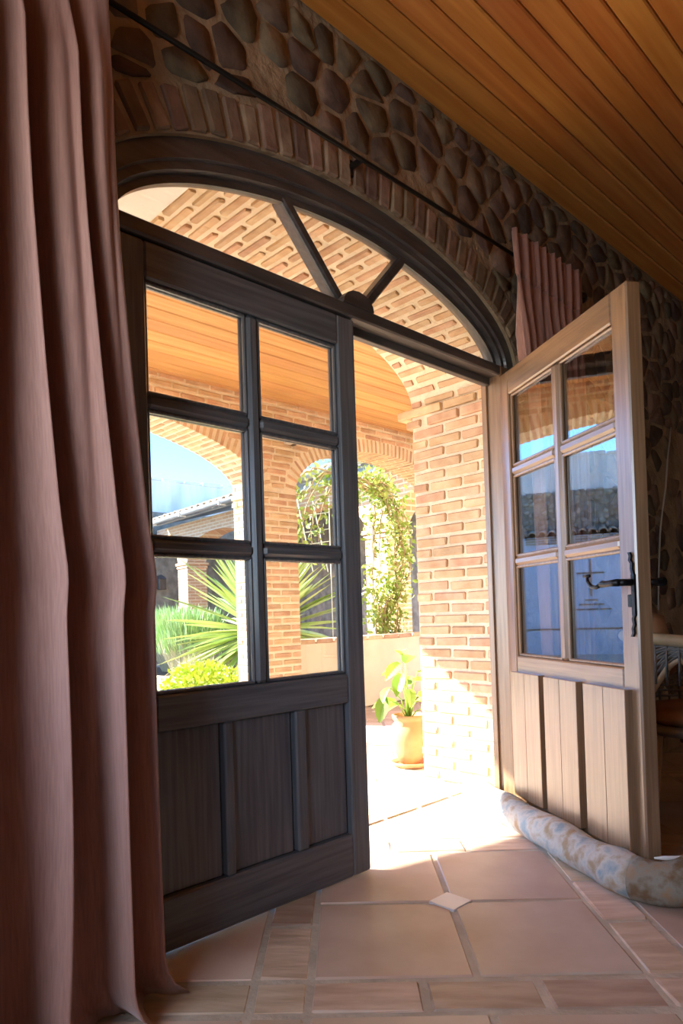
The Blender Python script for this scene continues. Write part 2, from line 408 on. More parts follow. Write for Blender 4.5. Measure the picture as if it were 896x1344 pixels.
# ---- outer thickness of the wall: brick reveal and barrel soffit
wo = struct(arch_wall('wall_outer', 'mortar', -7, 6.5, .105, .785, 3.3, [(0, 1.307, 2.19, .462, 2.0)]))
Z = 0; row = 0
while row < 34:
    z = .032+row*.065; y = .785 if row % 2 else .785-.115
    last = True
    if row % 2 == 0:
        e = .785+random.uniform(-.008, .006)+(.05 if row >= 32 else 0)
        piece('brick', wo, (1.345, e-.055, z), (.1, .107, .046), 'brick', (0, 0, 0), .006, .003, wob=.01)
    while y > .12:
        L = min(.232, y-.105); ext = (.05 if row == 32 else .11 if row == 33 else 0)*(1 if last and row % 2 else 0)
        xo = random.uniform(-.004, .005)-(.012 if row >= 32 else 0)
        piece('brick', wo, (1.345+xo, y-L/2+ext/2, z+random.uniform(-.003, .003)), (.1, L-.018+ext, .046), 'brick', (0, 0, 0), .006, .003, wob=.012)
        y -= L; last = False
    row += 1
for i, (x, z, nx, nz) in enumerate(arc_points(0, 1.295, 2.19, .45, 2.0, .066, -.53)):
    y = .11 - (.115 if i % 2 else 0)
    while y < .775:
        a, b = max(y, .108), min(y+.232, .79+random.uniform(-.006, .008))
        if b-a > .05: piece('arch_brick', wo, (x+nx*.05, (a+b)/2, z+nz*.05), (.034, b-a-.03, .1), 'brick', (random.uniform(-.01, .01), math.atan2(nx, nz), 0), .005, .003)
        y += .235
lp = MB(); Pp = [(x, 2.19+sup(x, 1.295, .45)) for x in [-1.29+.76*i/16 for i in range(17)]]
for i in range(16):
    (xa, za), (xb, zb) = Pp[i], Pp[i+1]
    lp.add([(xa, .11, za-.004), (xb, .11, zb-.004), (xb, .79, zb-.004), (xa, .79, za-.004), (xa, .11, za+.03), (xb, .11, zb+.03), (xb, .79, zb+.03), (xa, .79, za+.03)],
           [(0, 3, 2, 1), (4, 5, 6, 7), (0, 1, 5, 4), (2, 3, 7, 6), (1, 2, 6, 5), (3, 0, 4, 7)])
lp.build('pale_patch', 'lime', wo, label='pale end of the brick soffit')  # pale shell lining one end of the soffit

# ---- timber frame: arched fanlight, posts
win = struct(thing('window_1', 'dark timber fanlight with two spokes under the brick arch', 'window'))
prof = [(0, .0), (.50, .0), (.54, .012), (.74, .012), (.80, .034), (1, .034), (1, .062), (.8, .095), (0, .095)]
N = 64; V = []; F = []
for i in range(N+1):
    th = pi*i/N
    xo, zo = -OA*cos(th), ZS+sup(OA*cos(th), OA, OB, ON)
    xi, zi = -IA*cos(th), ZS+sup(IA*cos(th), IA, IB, IN)
    for t, y in prof: V.append((xo+t*(xi-xo), y-.012, zo+t*(zi-zo)))
m = len(prof)
for i in range(N):
    for j in range(m): F.append((i*m+j, (i+1)*m+j, (i+1)*m+(j+1) % m, i*m+(j+1) % m))
F += [tuple(range(m)), tuple(N*m+j for j in range(m))[::-1]]
ob('arch_frame', mesh('arch_frame', V, F, 'frame'), win)
MB().box(-1.0, 1.0, -.012, .083, 2.132, 2.182, .006).box(-1.0, 1.0, .05, .083, 2.098, 2.134, .003).build('transom', 'frame', win)
for (xa, za, xb, zb) in ((-.045, 2.19, -.352, 2.515), (.05, 2.19, .335, 2.5)):
    L = math.dist((xa, za), (xb, zb)); an = math.atan2(xb-xa, zb-za)
    MB().box(-.021, .021, .018, .082, 0, L-.02, .008).build('glazing_bar', 'frame', win, loc=(xa, 0, za), rot=(0, an, 0))
hub = [(.085*cos(a), .06*sin(a)) for a in [pi*i/8 for i in range(9)]]
V = [(x, -.018, 2.178+z) for x, z in hub]+[(x, .085, 2.178+z) for x, z in hub]; n = len(hub)
ob('hub', mesh('hub', V, [tuple(range(n))[::-1], tuple(range(n, 2*n))]+[(i, (i+1) % n, n+(i+1) % n, n+i) for i in range(n)], 'frame'), win)
def fan_pane(x0, x1, left, right):
    pts = []
    for i in range(25):
        x = x0+(x1-x0)*i/24; pts.append((x, ZS+sup(x, IA, IB, IN)+.004))
    poly = pts+[(right, 2.182), (left, 2.182)]
    n = len(poly); V = [(x, .028, z) for x, z in poly]+[(x, .032, z) for x, z in poly]
    ob('pane', mesh('pane', V, [tuple(range(n))[::-1], tuple(range(n, 2*n))]+[(i, (i+1) % n, n+(i+1) % n, n+i) for i in range(n)], GLASS), win)
fan_pane(-.995, -.345, -.995, -.06); fan_pane(-.335, .325, -.05, .06); fan_pane(.335, .995, .07, .995)
for nm, s in (('trim_1', -1), ('trim_2', 1)):
    mb = MB()
    mb.box(min(s*1.002, s*1.12), max(s*1.002, s*1.12), -.012, .095, 0, 2.182, .006)
    mb.box(min(s*.99, s*1.01), max(s*.99, s*1.01), .066, .095, 0, 2.132, .002)
    struct(mb.build(nm, 'wood'), 'dark timber door post against the brick reveal' if s > 0 else 'dark timber door post behind the heavy curtain', 'door frame')

# ---- the two door leaves
def leaf(name, label, m, loc, rz, ysh, wm, wx):
    d = struct(thing(name, label, 'door', loc, rz))
    W, T = .985, .06
    def bx(nm, u0, u1, z0, z1, w0=0, w1=T, ch=.006, mat=wm):
        a, b = sorted((m*u0, m*u1)); return MB().box(a, b, w0+ysh, w1+ysh, z0, z1, ch).build(nm, mat, d)
    bx('stile', 0, .087, .012, 2.128); bx('stile', .892, W, .012, 2.128)
    bx('rail', .087, .892, 2.013, 2.128, mat=wx); bx('rail', .087, .892, .66, .768, mat=wx); bx('rail', .087, .892, .012, .17, mat=wx)
    bx('glazing_bar', .468, .515, .768, 2.013, .004, T-.004, .012)
    for z in (1.216, 1.647):
        for u0, u1 in ((.087, .47), (.513, .892)): bx('glazing_bar', u0, u1, z-.021, z+.021, .004, T-.004, .012, wx)
    for u0, u1 in ((.087, .468), (.515, .892)):
        for z0, z1 in ((.768, 1.195), (1.237, 1.626), (1.668, 2.013)):
            a, b = sorted((m*u0, m*u1))
            MB().box(a, b, .028+ysh, .032+ysh, z0, z1).build('pane', GLASS, d)
            mb = MB()                                     # glazing bead both sides
            for y0, y1 in ((.012, .028), (.032, .048)):
                mb.box(a, b, y0+ysh, y1+ysh, z1-.012, z1, .004); mb.box(a, b, y0+ysh, y1+ysh, z0, z0+.012, .004)
                mb.box(a, a+.012, y0+ysh, y1+ysh, z0, z1, .004); mb.box(b-.012, b, y0+ysh, y1+ysh, z0, z1, .004)
            mb.build('glazing_bead', wm, d)
    for u0, u1 in ((.325, .36), (.625, .675)): bx('mullion', u0, u1, .17, .66)
    for (i0, i1), (o0, o1) in (((.087, .325), (.075, .336)), ((.36, .625), (.376, .628)), ((.675, .892), (.676, .936))):
        a, b = sorted((m*i0, m*i1)); c, e = sorted((m*o0, m*o1)); mid = (o0+o1)/2*m
        mb = MB().box(a, b, .022+ysh, .05+ysh, .165, .665, .01)
        mb.box(c, mid-.0003, .058+ysh, .09+ysh, .115, .695, .002).box(mid+.0003, e, .058+ysh, .09+ysh, .115, .695, .002)
        mb.build('panel', wm, d)
    return d
leaf('door_1', 'closed dark glazed door leaf with six panes beside the heavy curtain', 1, (-1.0, 0, 0), 0, 0, 'hazed_wood', 'hazed_woodx')
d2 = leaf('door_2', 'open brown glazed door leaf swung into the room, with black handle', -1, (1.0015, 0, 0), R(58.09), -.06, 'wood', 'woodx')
# wrought iron handle on the open leaf (local x = -u, outer face at y = 0)
def lx(u): return -u
hp = MB()
P = [(.955, 1.178), (.962, 1.165), (.957, 1.15), (.968, 1.138), (.966, 1.12), (.972, 1.10), (.972, 1.05), (.972, .98), (.972, .955), (.966, .945), (.971, .925), (.963, .91), (.966, .895), (.957, .882)]
for (ua, za), (ub, zb) in zip(P[:-1], P[1:]):
    wdt = .009 if .955 < (za+zb)/2 < 1.11 else .006
    hp.add([(lx(ua)-wdt/1, 0.0, za), (lx(ua)+wdt/1, .0, za), (lx(ub)+wdt, .0, zb), (lx(ub)-wdt, .0, zb), (lx(ua)-wdt, .008, za), (lx(ua)+wdt, .008, za), (lx(ub)+wdt, .008, zb), (lx(ub)-wdt, .008, zb)],
           [(0, 1, 2, 3), (7, 6, 5, 4), (0, 4, 5, 1), (2, 6, 7, 3), (1, 5, 6, 2), (3, 7, 4, 0)])
hd = hp.build('handle', 'iron', d2, label='black wrought iron handle and plate')
lv = MB().tube([(lx(.965), .0, 1.072), (lx(.965), .03, 1.072), (lx(.965), .055, 1.072)], .013, 10)
lv.tube([(lx(.968), .058, 1.072), (lx(.93), .062, 1.072), (lx(.905), .064, 1.07), (lx(.885), .064, 1.071), (lx(.87), .064, 1.069)], [.014, .012, .011, .014, .010], 10)
lv.tube([(lx(.875), .064, 1.07), (lx(.845), .066, 1.06), (lx(.815), .066, 1.066), (lx(.79), .064, 1.085), (lx(.785), .062, 1.103)], [.009, .008, .0075, .007, .005], 8)
lv.tube([(lx(.80), .062, 1.105), (lx(.765), .062, 1.106)], .006, 8)
lv.build('lever', 'iron', hd, True)
MB().box(lx(.958), lx(.940), .0, .008, .985, 1.03, .003).build('keyhole_cover', 'iron', hd)
li = MB().tube([(lx(.965), -.06, 1.072), (lx(.965), -.11, 1.072)], .012, 10).tube([(lx(.975), -.112, 1.072), (lx(.90), -.118, 1.072), (lx(.85), -.116, 1.07)], [.016, .012, .009], 10)
li.build('handle', 'iron', d2, True)

# ---- porch beyond the door
pc = struct(MB().box(-6, 6.5, .785, 3.6, 3.02, 3.3).build('porch_ceiling', 'pine_out'))
y = .8
while y < 3.1:
    piece('plank', pc, (.2, y+.08, 3.008), (12.4, .152, .024), 'pine_out', ch=.008, jit=0, nvar=1); y += .16
AY0, AY1 = 3.1, 3.52
OPS = [(-.5, 2.46, 2.17, .58, 2.0), (3.70, 1.29, 2.17, .53, 2.0), (-5.4, 2.0, 2.17, .53, 2.0)]
EPS = .008
arc = struct(arch_wall('wall_arcade', 'mortar', -7.5, 5.9, AY0+EPS, AY1-EPS, 3.05, [(a, b+EPS, c, d+EPS, e) for a, b, c, d, e in OPS]))
def prow(parent, x0, x1, y, z, face, L=.25, off=0, th=.06, h=.042):
    """one course of bricks along x on a face at y (front)"""
    x = x0-off
    while x < x1-.01:
        a, b = max(x, x0), min(x+L, x1)
        if b-a > .04: piece('brick', parent, ((a+b)/2, y+th/2-random.uniform(0, .004), z), (round(b-a-.02, 2), th, h), 'brick', (0, 0, 0), .005, .0025, wob=.008)
        x += L
# courses of the spandrels and of the band under the ceiling
for r_ in range(13):
    z = 2.17+.032+r_*.065
    segs = []; xs = .3
    x = .2
    while x < 5.0:
        ok = True
        for xc, a, zs, b, n in OPS[:2]:
            if abs(x-xc) < a+.14 and z < zs+sup(min(abs(x-xc), a+.139), a+.14, b+.145): ok = False
        segs.append((x, ok)); x += .02
    i = 0
    while i < len(segs):
        if segs[i][1]:
            j = i
            while j+1 < len(segs) and segs[j+1][1]: j += 1
            if segs[j][0]-segs[i][0] > .05: prow(arc, segs[i][0], segs[j][0], AY0, z, 1, .25, .125*(r_ % 2))
            i = j+1
        else: i += 1
for xc, a, zs, b, n, xm in ((*OPS[0], -.6), (*OPS[1], 2.3)):
    for i, (x, z, nx, nz) in enumerate(arc_points(xc, a, zs, b, n, .064, xm)):
        L = .14; rot = (0, math.atan2(nx, nz), 0)
        sp = (AY0, AY0+.235, AY1) if i % 2 else (AY0, AY0+.12, AY0+.36, AY1)
        for q in range(len(sp)-1):
            y0, y1 = sp[q], sp[q+1]
            piece('arch_brick', arc, (x+nx*L/2, (y0+y1)/2, z+nz*L/2), (.037, y1-y0-.022 if q else y1-y0-.012, L), 'brick', rot, .005, .0025)
# the pillar between the arches
pil = struct(MB().box(1.9655, 2.4045, AY0+.005, AY1-.005, 0, 2.172).build('pillar', 'mortar'))
for r_ in range(33):
    z = .032+r_*.065; cap = .02 if r_ >= 31 else 0
    o = .11 if r_ % 2 else .22
    xs = [1.96-cap, 1.96+o, 1.96+o+.22, 2.41] if r_ % 2 else [1.96-cap, 1.96+.22, 2.41]
    for a, b in zip(xs[:-1], xs[1:]):
        if b-a > .03: piece('brick', pil, ((a+b)/2, AY0+.05-random.uniform(0, .004), z), (round(b-a-.018, 3), .1, .042), 'brick', (0, 0, 0), .005, .0025, wob=.006)
    ys = [AY0+.11, AY0+.32, AY1] if r_ % 2 else [AY0+.11, AY0+.22, AY1]
    for a, b in zip(ys[:-1], ys[1:]):
        piece('brick', pil, (1.96-cap+.05-random.uniform(0, .004), (a+b)/2, z), (.1, round(b-a-.018, 3), .042), 'brick', (0, 0, 0), .005, .0025, wob=.006)

# planter wall between the pillars
pw = struct(MB().box(2.42, 4.98, 3.2, 3.36, 0, .7).build('wall_planter', 'cream'))
x = 2.43
while x < 4.9:
    piece('brick', pw, (x+.12, 3.28, .722), (.23, .2, .044), 'brick', ch=.006); x += .25

# ---- far end of the courtyard
far = struct(MB().box(-9, 2.05, 12.3, 12.7, -.1, 3.46).box(5.55, 9.5, 12.3, 12.7, -.1, 3.46).box(2.05, 5.55, 12.3, 12.7, -.1, 1.9).build('wall_far', 'fstone'))
fp = MB().box(-9, 2.05, 12.33, 12.66, 3.46, 4.22).box(5.55, 9.5, 12.33, 12.66, 3.46, 4.22)
fp.build('plaster_top', 'streak', far, label='weathered white plaster top of the courtyard wall')
for x0, x1 in ((-3, 2.0), (5.6, 9.4)):
    x = x0
    while x < x1:
        wdt = min(random.uniform(.5, .8), x1-x+.03); MB().box(x, x+wdt-.02, 12.30, 12.69, 4.2, 4.2+random.uniform(.05, .09), .01).build('coping', 'streak', far); x += wdt
stones(far, 'fstone', (-1.2, 2.0, 2.55, 3.5), .17, lambda x, z: 2.5 < z < 3.6, 12.3, .008, .05, limit=170)
fw_ = struct(MB().box(-7, 2.0, 11.7, 12.3, -.1, 2.45).build('wall_courtyard', 'white'))
x = -2.2
half = None
def tile_mesh(name, r, L, n=7, t=.014):
    V = []; F = []
    for k, rr in ((0, r), (1, r-t)):
        for y in (0, L):
            for i in range(n+1):
                a = pi*i/n; V.append((rr*cos(a), y, rr*sin(a)))
    q = n+1
    for i in range(n):
        F.append((i, i+1, q+i+1, q+i)); F.append((2*q+i+1, 2*q+i, 3*q+i, 3*q+i+1))
        F.append((i+1, i, 2*q+i, 2*q+i+1)); F.append((q+i, q+i+1, 3*q+i+1, 3*q+i))
    F += [(0, q, 3*q, 2*q), (q+n, n, 2*q+n, 3*q+n)]
    return mesh(name, V, F, 'rtile', True)
tm = tile_mesh('roof_tile', .092, .75)
while x < 1.95:
    ob('roof_tile', tm, fw_, (x, 11.62, 2.47+random.uniform(-.006, .006)), (R(9), 0, random.uniform(-.02, .02))); x += .2
for r_ in range(3):
    prow_x = -1.5
    while prow_x < 1.7:
        piece('brick', fw_, (prow_x+.12, 11.69, 2.31+r_*.055), (.23, .03, .04), 'fstone', ch=.004); prow_x += .25
# cross and steps of thin clay strips set in the white wall
def strip(x0, x1, z0, z1): piece('strip', fw_, ((x0+x1)/2, 11.695, (z0+z1)/2), (x1-x0, .03, z1-z0), 'cross', ch=.003)
strip(.455, .495, 1.18, 1.64); strip(.455, .495, 1.675, 1.93); strip(.215, .74, 1.642, 1.674)
for x0, x1, z in ((.36, .6, 1.10), (.235, .465, 1.01), (.485, .71, 1.01), (.09, .32, .91), (.35, .58, .91), (.61, .84, .91)): strip(x0, x1, z-.014, z+.014)
x = -2.5
while x < 1.75: strip(x, x+.245, .495, .525); x += .255
kb = struct(MB().box(2.56, 2.68, 4.25, 8.3, -.05, .25, .01).box(2.68, 5.2, 4.25, 4.37, -.05, .25, .01).build('kerb', 'cream'))
struct(MB().box(2.68, 5.3, 4.37, 8.3, -.05, .2).build('bed_ground', 'soil'))

# ---- wing at right angles along the courtyard
WA = R(84)
wing = struct(arch_wall('wall_wing', 'bfar', -.85, 7.65, -.45, 0, 3.0, [(-1.3, 1.3, 2.17, .55, 2), (1.7675, 1.3175, 2.17, .55, 2), (4.8525, 1.3175, 2.17, .55, 2), (7.95, 1.33, 2.17, .55, 2)]))
wing.location = (5.31, 4.52, 0); wing.rotation_euler = (0, 0, WA)
for s in (0, 3.085, 6.17):
    mb = MB().box(s-.02, s+.47, -.47, .02, 2.04, 2.09, .005).box(s-.04, s+.49, -.49, .04, 2.105, 2.165, .005); mb.build('capital', 'bfar', wing)
wb = struct(MB().box(-.85, 7.65, -2.6, -2.4, 0, 3.3).build('wall_wing_inner', 'fstone')); wb.location = wing.location; wb.rotation_euler = (0, 0, WA)
rf = struct(MB().add([(-.85, .34, 3.0), (7.2, .34, 3.0), (7.2, -2.6, 3.75), (-.85, -2.6, 3.75), (-.85, .34, 3.08), (7.2, .34, 3.08), (7.2, -2.6, 3.83), (-.85, -2.6, 3.83)],
            [(0, 3, 2, 1), (4, 5, 6, 7), (0, 1, 5, 4), (1, 2, 6, 5), (2, 3, 7, 6), (3, 0, 4, 7)]).build('roof', 'gutter'))
rf.location = wing.location; rf.rotation_euler = (0, 0, WA)
tm2 = tile_mesh('roof_tile', .105, .62)
s = -.75
while s < 7.1:
    for q in range(2):
        ob('roof_tile', tm2, rf, (s, .43-q*.52, 3.06+q*.14+random.uniform(-.006, .006)), (R(14), 0, pi+random.uniform(-.02, .02)))
    s += .25
gt = MB(); V = []; n = 8
for s_ in (-.85, 7.2):
    for rr in (.07, .06):
        for i in range(n+1): a = pi+pi*i/n; V.append((s_, .46+rr*cos(a), 3.08+rr*sin(a)))
q = n+1; F = []
for i in range(n): F += [(i, i+1, 2*q+i+1, 2*q+i), (q+i+1, q+i, 3*q+i, 3*q+i+1), (i+1, i, q+i, q+i+1), (2*q+i, 2*q+i+1, 3*q+i+1, 3*q+i)]
F += [(0, 2*q, 3*q, q), (n, q+n, 3*q+n, 2*q+n)]
gut = thing('rain_gutter', 'grey half-round rain gutter under the tiled eaves across the courtyard', 'gutter', wing.location, WA)
ob('channel', mesh('channel', V, F, 'gutter', True), gut)
for s_ in (.6, 2.2, 3.8, 5.4, 6.8): MB().box(s_-.012, s_+.012, .385, .535, 2.995, 3.02).box(s_-.012, s_+.012, .52, .54, 3.0, 3.09).build('bracket', 'white_iron', gut)

# ================================================================== THINGS INSIDE
def curtain(name, label, xl, xr, ztop, yc, pitch, seed, zhead, amp=.045, nu=150, nv=64, flap=0, ph=0):
    """xl(z), xr(z): side edges; folds get loose below the pinched heading"""
    rg = random.Random(seed); t = thing(name, label, 'curtain', (0, 0, 0), 0, 'salmon curtains of the doorway')
    phs = [rg.uniform(-.5, .5) for _ in range(40)]
    def pt(u, z):
        a, b = xl(z), xr(z); x = a+(b-a)*u
        d = (ztop-z)
        n = (xr(ztop)-xl(ztop))/pitch
        warp = u + .018*sin(u*9+z*1.3+seed)+.012*sin(u*23+z*2.1)
        p = (1-warp)*n+ph
        k = int(math.floor(p)); f = p-k
        g = f*f*(3-2*f); ph_ = lambda o: phs[(k+o) % 40]*(1-g)+phs[(k+o+1) % 40]*g
        A = amp*(1+.54*ph_(0))
        if z > zhead:
            s_ = (abs(((p*1.0) % 1)-.5)*2)**3; y = -.03*s_+.008*sin(p*2*pi*3)
        else:
            q = min(1, (zhead-z)/.25)
            prof_ = cos(2*pi*(p+.06*sin(z*2+p)))            # rounded crest, sharper return
            prof_ += .32*cos(4*pi*p+.8+ph_(3)*2+z*.6)+.12*cos(6*pi*p+z*1.1)
            y0 = -.03*(abs(f-.5)*2)**3; y = y0*(1-q)+q*(A*prof_*(-1))
            x += q*.018*sin(2*pi*f+z*.7)*min(1, (1-u)/.1)
        y *= .25+.75*min(1, (1-u)/.07)
        return (x, yc+y, z)
    def grid(nm, z0, z1, n_v):
        V = []; F = []
        for j in range(n_v+1):
            z = z0+(z1-z0)*j/n_v
            for i in range(nu+1): V.append(pt(i/nu, z))
        for j in range(n_v):
            for i in range(nu): F.append((j*(nu+1)+i, (j+1)*(nu+1)+i, (j+1)*(nu+1)+i+1, j*(nu+1)+i+1))
        o = ob(nm, mesh(nm, V, F, 'cloth', True), t); md = o.modifiers.new('thick', 'SOLIDIFY'); md.thickness = .004; md.offset = 0
        return o
    grid('drape', zhead, .012, nv); grid('heading', ztop, zhead, 10)
    return t
def interp(tab):
    def f(z):
        if z >= tab[0][0]: return tab[0][1]
        for (za, xa), (zb, xb) in zip(tab[:-1], tab[1:]):
            if z >= zb: return xa+(xb-xa)*(za-z)/(za-zb)
        return tab[-1][1]
    return f
curtain('curtain', 'heavy salmon curtain hanging in deep folds beside the closed door leaf', lambda z: -1.95,
        interp([(2.72, -1.11), (2.57, -1.125), (2.14, -1.12), (1.95, -1.112), (1.55, -1.085), (1.25, -1.06), (1.10, -1.04), (1.0, -1.052), (.82, -1.05), (.43, -1.043), (.10, -1.035), (.03, -1.0), (.0, -.95)]),
        2.72, -.22, .135, 3, 2.60, .072, 220, 70)
curtain('curtain', 'salmon pinch-pleated curtain hanging behind the open door leaf', interp([(2.75, .875), (2.5, .90), (2.15, .945), (2.05, 1.03), (0, 1.06)]), lambda z: 1.57,
        2.74, -.165, .085, 11, 2.53, .026, 150, 50)
rodt = thing('curtain_rod', 'thin black curtain rod running along the stone wall above the arch', 'curtain rod', (0, -.10, 2.692))
MB().tube([(-2.1, 0, 0), (1.72, 0, 0)], .0085, 12).build('pole', 'rod', rodt, True)
for x in (-2.1, 1.72): MB().lathe([(.005, -.03), (.022, -.02), (.028, 0), (.022, .02), (.005, .03)], 12).build('finial', 'rod', rodt, True, (x, 0, 0))
for x in (-.05, 1.66): MB().box(x-.008, x+.008, 0, .085, -.008, .008).box(x-.015, x+.015, .06, .07, -.03, .03).build('bracket', 'rod', rodt)

# ---- draught stopper
ds = thing('draught_stopper', 'long stuffed draught stopper of floral tapestry cloth along the open door', 'draught stopper', (.7, -.3, 0))
path = [(1.10, .32), (1.045, .235), (.985, .14), (.905, .03), (.835, -.09), (.765, -.21), (.69, -.33), (.615, -.455), (.54, -.575), (.47, -.695), (.425, -.785), (.415, -.865), (.44, -.93), (.50, -.965), (.56, -.965), (.60, -.945)]
def cat(P, k=6):
    out = []
    for i in range(len(P)-1):
        p0, p1, p2, p3 = P[max(i-1, 0)], P[i], P[i+1], P[min(i+2, len(P)-1)]
        for j in range(k):
            t = j/k
            out.append(tuple(.5*((2*b)+(-a+c)*t+(2*a-5*b+4*c-d)*t*t+(-a+3*b-3*c+d)*t**3) for a, b, c, d in zip(p0, p1, p2, p3)))
    return out+[P[-1]]
pp = cat(path); nP = len(pp); V = []; F = []; n = 28
for i, (x, y) in enumerate(pp):
    t = i/(nP-1); r = .064+.012*t+.003*sin(i*.35)
    e = min(1, i/5, ); e2 = min(1, (nP-1-i)/6); r *= (.25+.75*sqrt(1-(1-e)**2))*(.3+.7*sqrt(1-(1-e2)**2))
    a, b = pp[max(i-1, 0)], pp[min(i+1, nP-1)]; tx, ty = b[0]-a[0], b[1]-a[1]; q = math.hypot(tx, ty); sx, sy = -ty/q, tx/q
    for j in range(n):
        an = 2*pi*j/n; wr = 1+.022*sin(i*.55+an*2)+.02*sin(i*.31-an*3)+.012*sin(an*5+i*.9)
        h = r*wr; zz = r*.93+h*sin(an); zz = max(.003, zz) if zz < .012 else zz
        V.append((x+sx*h*1.04*cos(an)-.7, y+sy*h*1.04*cos(an)+.3, zz))
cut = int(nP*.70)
for nm, a, b, mt, kw in (('stuffed_body', 0, cut, 'tape', {}), ('end_section', cut, nP-1, 'tape_end', dict(label='brown floral end of the stopper with shade in its colour'))):
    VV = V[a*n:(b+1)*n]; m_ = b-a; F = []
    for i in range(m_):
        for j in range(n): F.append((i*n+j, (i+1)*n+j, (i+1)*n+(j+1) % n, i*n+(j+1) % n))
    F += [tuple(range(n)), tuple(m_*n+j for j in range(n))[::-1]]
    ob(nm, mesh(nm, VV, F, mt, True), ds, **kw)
MB().tube([(.44-.7, -.875+.3, .140), (.455-.7, -.905+.3, .143), (.485-.7, -.935+.3, .144), (.53-.7, -.955+.3, .141), (.57-.7, -.96+.3, .132)], [.003, .008, .006, .007, .003], 8).build('end_seam', 'seam', ds, True)

# ---- rattan armchair behind the open leaf
ch = thing('rattan_armchair', 'round backed rattan armchair with wicker back in the dark corner behind the door', 'armchair', (1.43, -.74, 0), R(20))
rail = [(.33*cos(a), .33*sin(a), .80+.05*sin(max(0, a-.2)*.9)) for a in [R(-35)+R(250)*i/28 for i in range(29)]]
MB().tube(rail, .026, 12).build('arm_rail', 'cane', ch, True)
low_ = [(p[0]*.96, p[1]*.96, max(.47, .76-.32*min(1, max(0, abs(R(-35)+R(250)*i/28-R(160))-.05)/.75))) for i, p in enumerate(rail)]
MB().tube(low_, .013, 10).build('lower_rail', 'cane', ch, True)
wv = MB()
for i in range(29):
    wv.tube([rail[i], ((rail[i][0]+low_[i][0])/2*1.03, (rail[i][1]+low_[i][1])/2*1.03, .65), low_[i]], .005, 6)
for k in range(13):
    t = (k+.5)/13; wv.tube([tuple(low_[i][c]*(1-t)+rail[i][c]*t+(.006*(-1)**(i+k) if c < 2 else 0) for c in range(3)) for i in range(29)], .006, 6, False)
wv.build('wicker_back', 'weave', ch, True)
MB().lathe([(.02, -.02), (.29, -.02), (.315, 0), (.29, .02), (.02, .02)], 28).build('seat', 'weave', ch, True, (0, 0, .44))
MB().lathe([(.02, -.03), (.25, -.03), (.28, -.005), (.27, .03), (.2, .045), (.02, .05)], 28).build('cushion', 'cushion', ch, True, (0, 0, .49))
for a in (45, 135, 225, 315):
    a = R(a); MB().tube([(.28*cos(a), .28*sin(a), .43), (.30*cos(a), .30*sin(a), .2), (.33*cos(a), .33*sin(a), 0)], [.02, .018, .017], 10).build('leg', 'cane', ch, True)
sdn = MB().lathe([(.02, -.06), (.13, -.055), (.16, 0), (.13, .055), (.02, .06)], 20)
sdn.build('back_cushion', 'cushion', ch, True, (.02, .19, .80), (R(80), 0, 0))

# ================================================================== THINGS OUTSIDE
def blade(L, wd, n=5, fold=.25, droop=.0, curl=0):
    """pointed leaf along +z, thickness by a V fold"""
    V = []; F = []
    for i in range(n+1):
        t = i/n; ww = wd*(sin(pi*min(1, .12+t*.88))**.8 if i < n else 0)*.5
        y = -droop*t*t*L; z = L*t*(1-.25*droop*t)
        V += [(-ww, y+fold*ww, z), (0, y, z), (ww, y+fold*ww, z)]
    for i in range(n):
        for k in (0, 1): F.append((3*i+k, 3*i+k+1, 3*i+3+k+1, 3*i+3+k))
    return V, F
def aim(d, roll=0):
    return Vector(d).normalized().to_track_quat('Z', 'Y').to_matrix().to_4x4() @ Matrix.Rotation(roll, 4, 'Z')
# yucca behind the pillar
yc = thing('yucca', 'big spiky yucca rosette in the courtyard behind the brick pillar', 'plant', (3.42, 4.95, .2))
MB().tube([(0, 0, 0), (.02, 0, .3), (0, 0, .55)], [.11, .09, .07], 12).build('trunk', 'stem', yc, True)
ym = [mesh('leaf', *blade(L, .085, 6, .5, dr), 'yucca') for L, dr in ((1.32, .05), (1.25, .12), (1.1, .0), (1.38, .02))]
for i in range(170):
    el = R(random.uniform(-32, 82)); az = i*2.39996+random.uniform(-.15, .15)
    d = (cos(el)*cos(az), cos(el)*sin(az), sin(el))
    o = ob('leaf', random.choice(ym), yc, (d[0]*.05, d[1]*.05, .58+d[2]*.05)); q = aim(d, random.uniform(-.4, .4)).to_euler(); o.rotation_euler = q
    o.scale = (random.uniform(.8, 1.2), 1, random.uniform(.85, 1.05))
def foliage(name, mat, parent, pts, L, wd, up_=.3, n=2, rs=1, fold=.3):
    rg = random.Random(rs); mb = MB()
    for p in pts:
        d = Vector((rg.gauss(0, 1), rg.gauss(0, 1), rg.gauss(0, 1)+up_)); 
        if d.length < .1: d = Vector((0, 0, 1))
        s = rg.uniform(.6, 1.2); V, F = blade(L*s, wd*s, n, fold)
        mb.add(V, F, Matrix.Translation(p) @ aim(d, rg.uniform(0, 6.28)))
    return mb.build(name, mat, parent, kind='stuff')
rg = random.Random(5)
def blob(n, c, r, zmin=.02):
    out = []
    while len(out) < n:
        v = Vector((rg.gauss(0, 1), rg.gauss(0, 1), rg.gauss(0, 1))).normalized()*rg.uniform(.55, 1.0)
        p = Vector((c[0]+v.x*r[0], c[1]+v.y*r[1], c[2]+v.z*r[2]))
        if p.z > zmin: out.append(p)
    return out
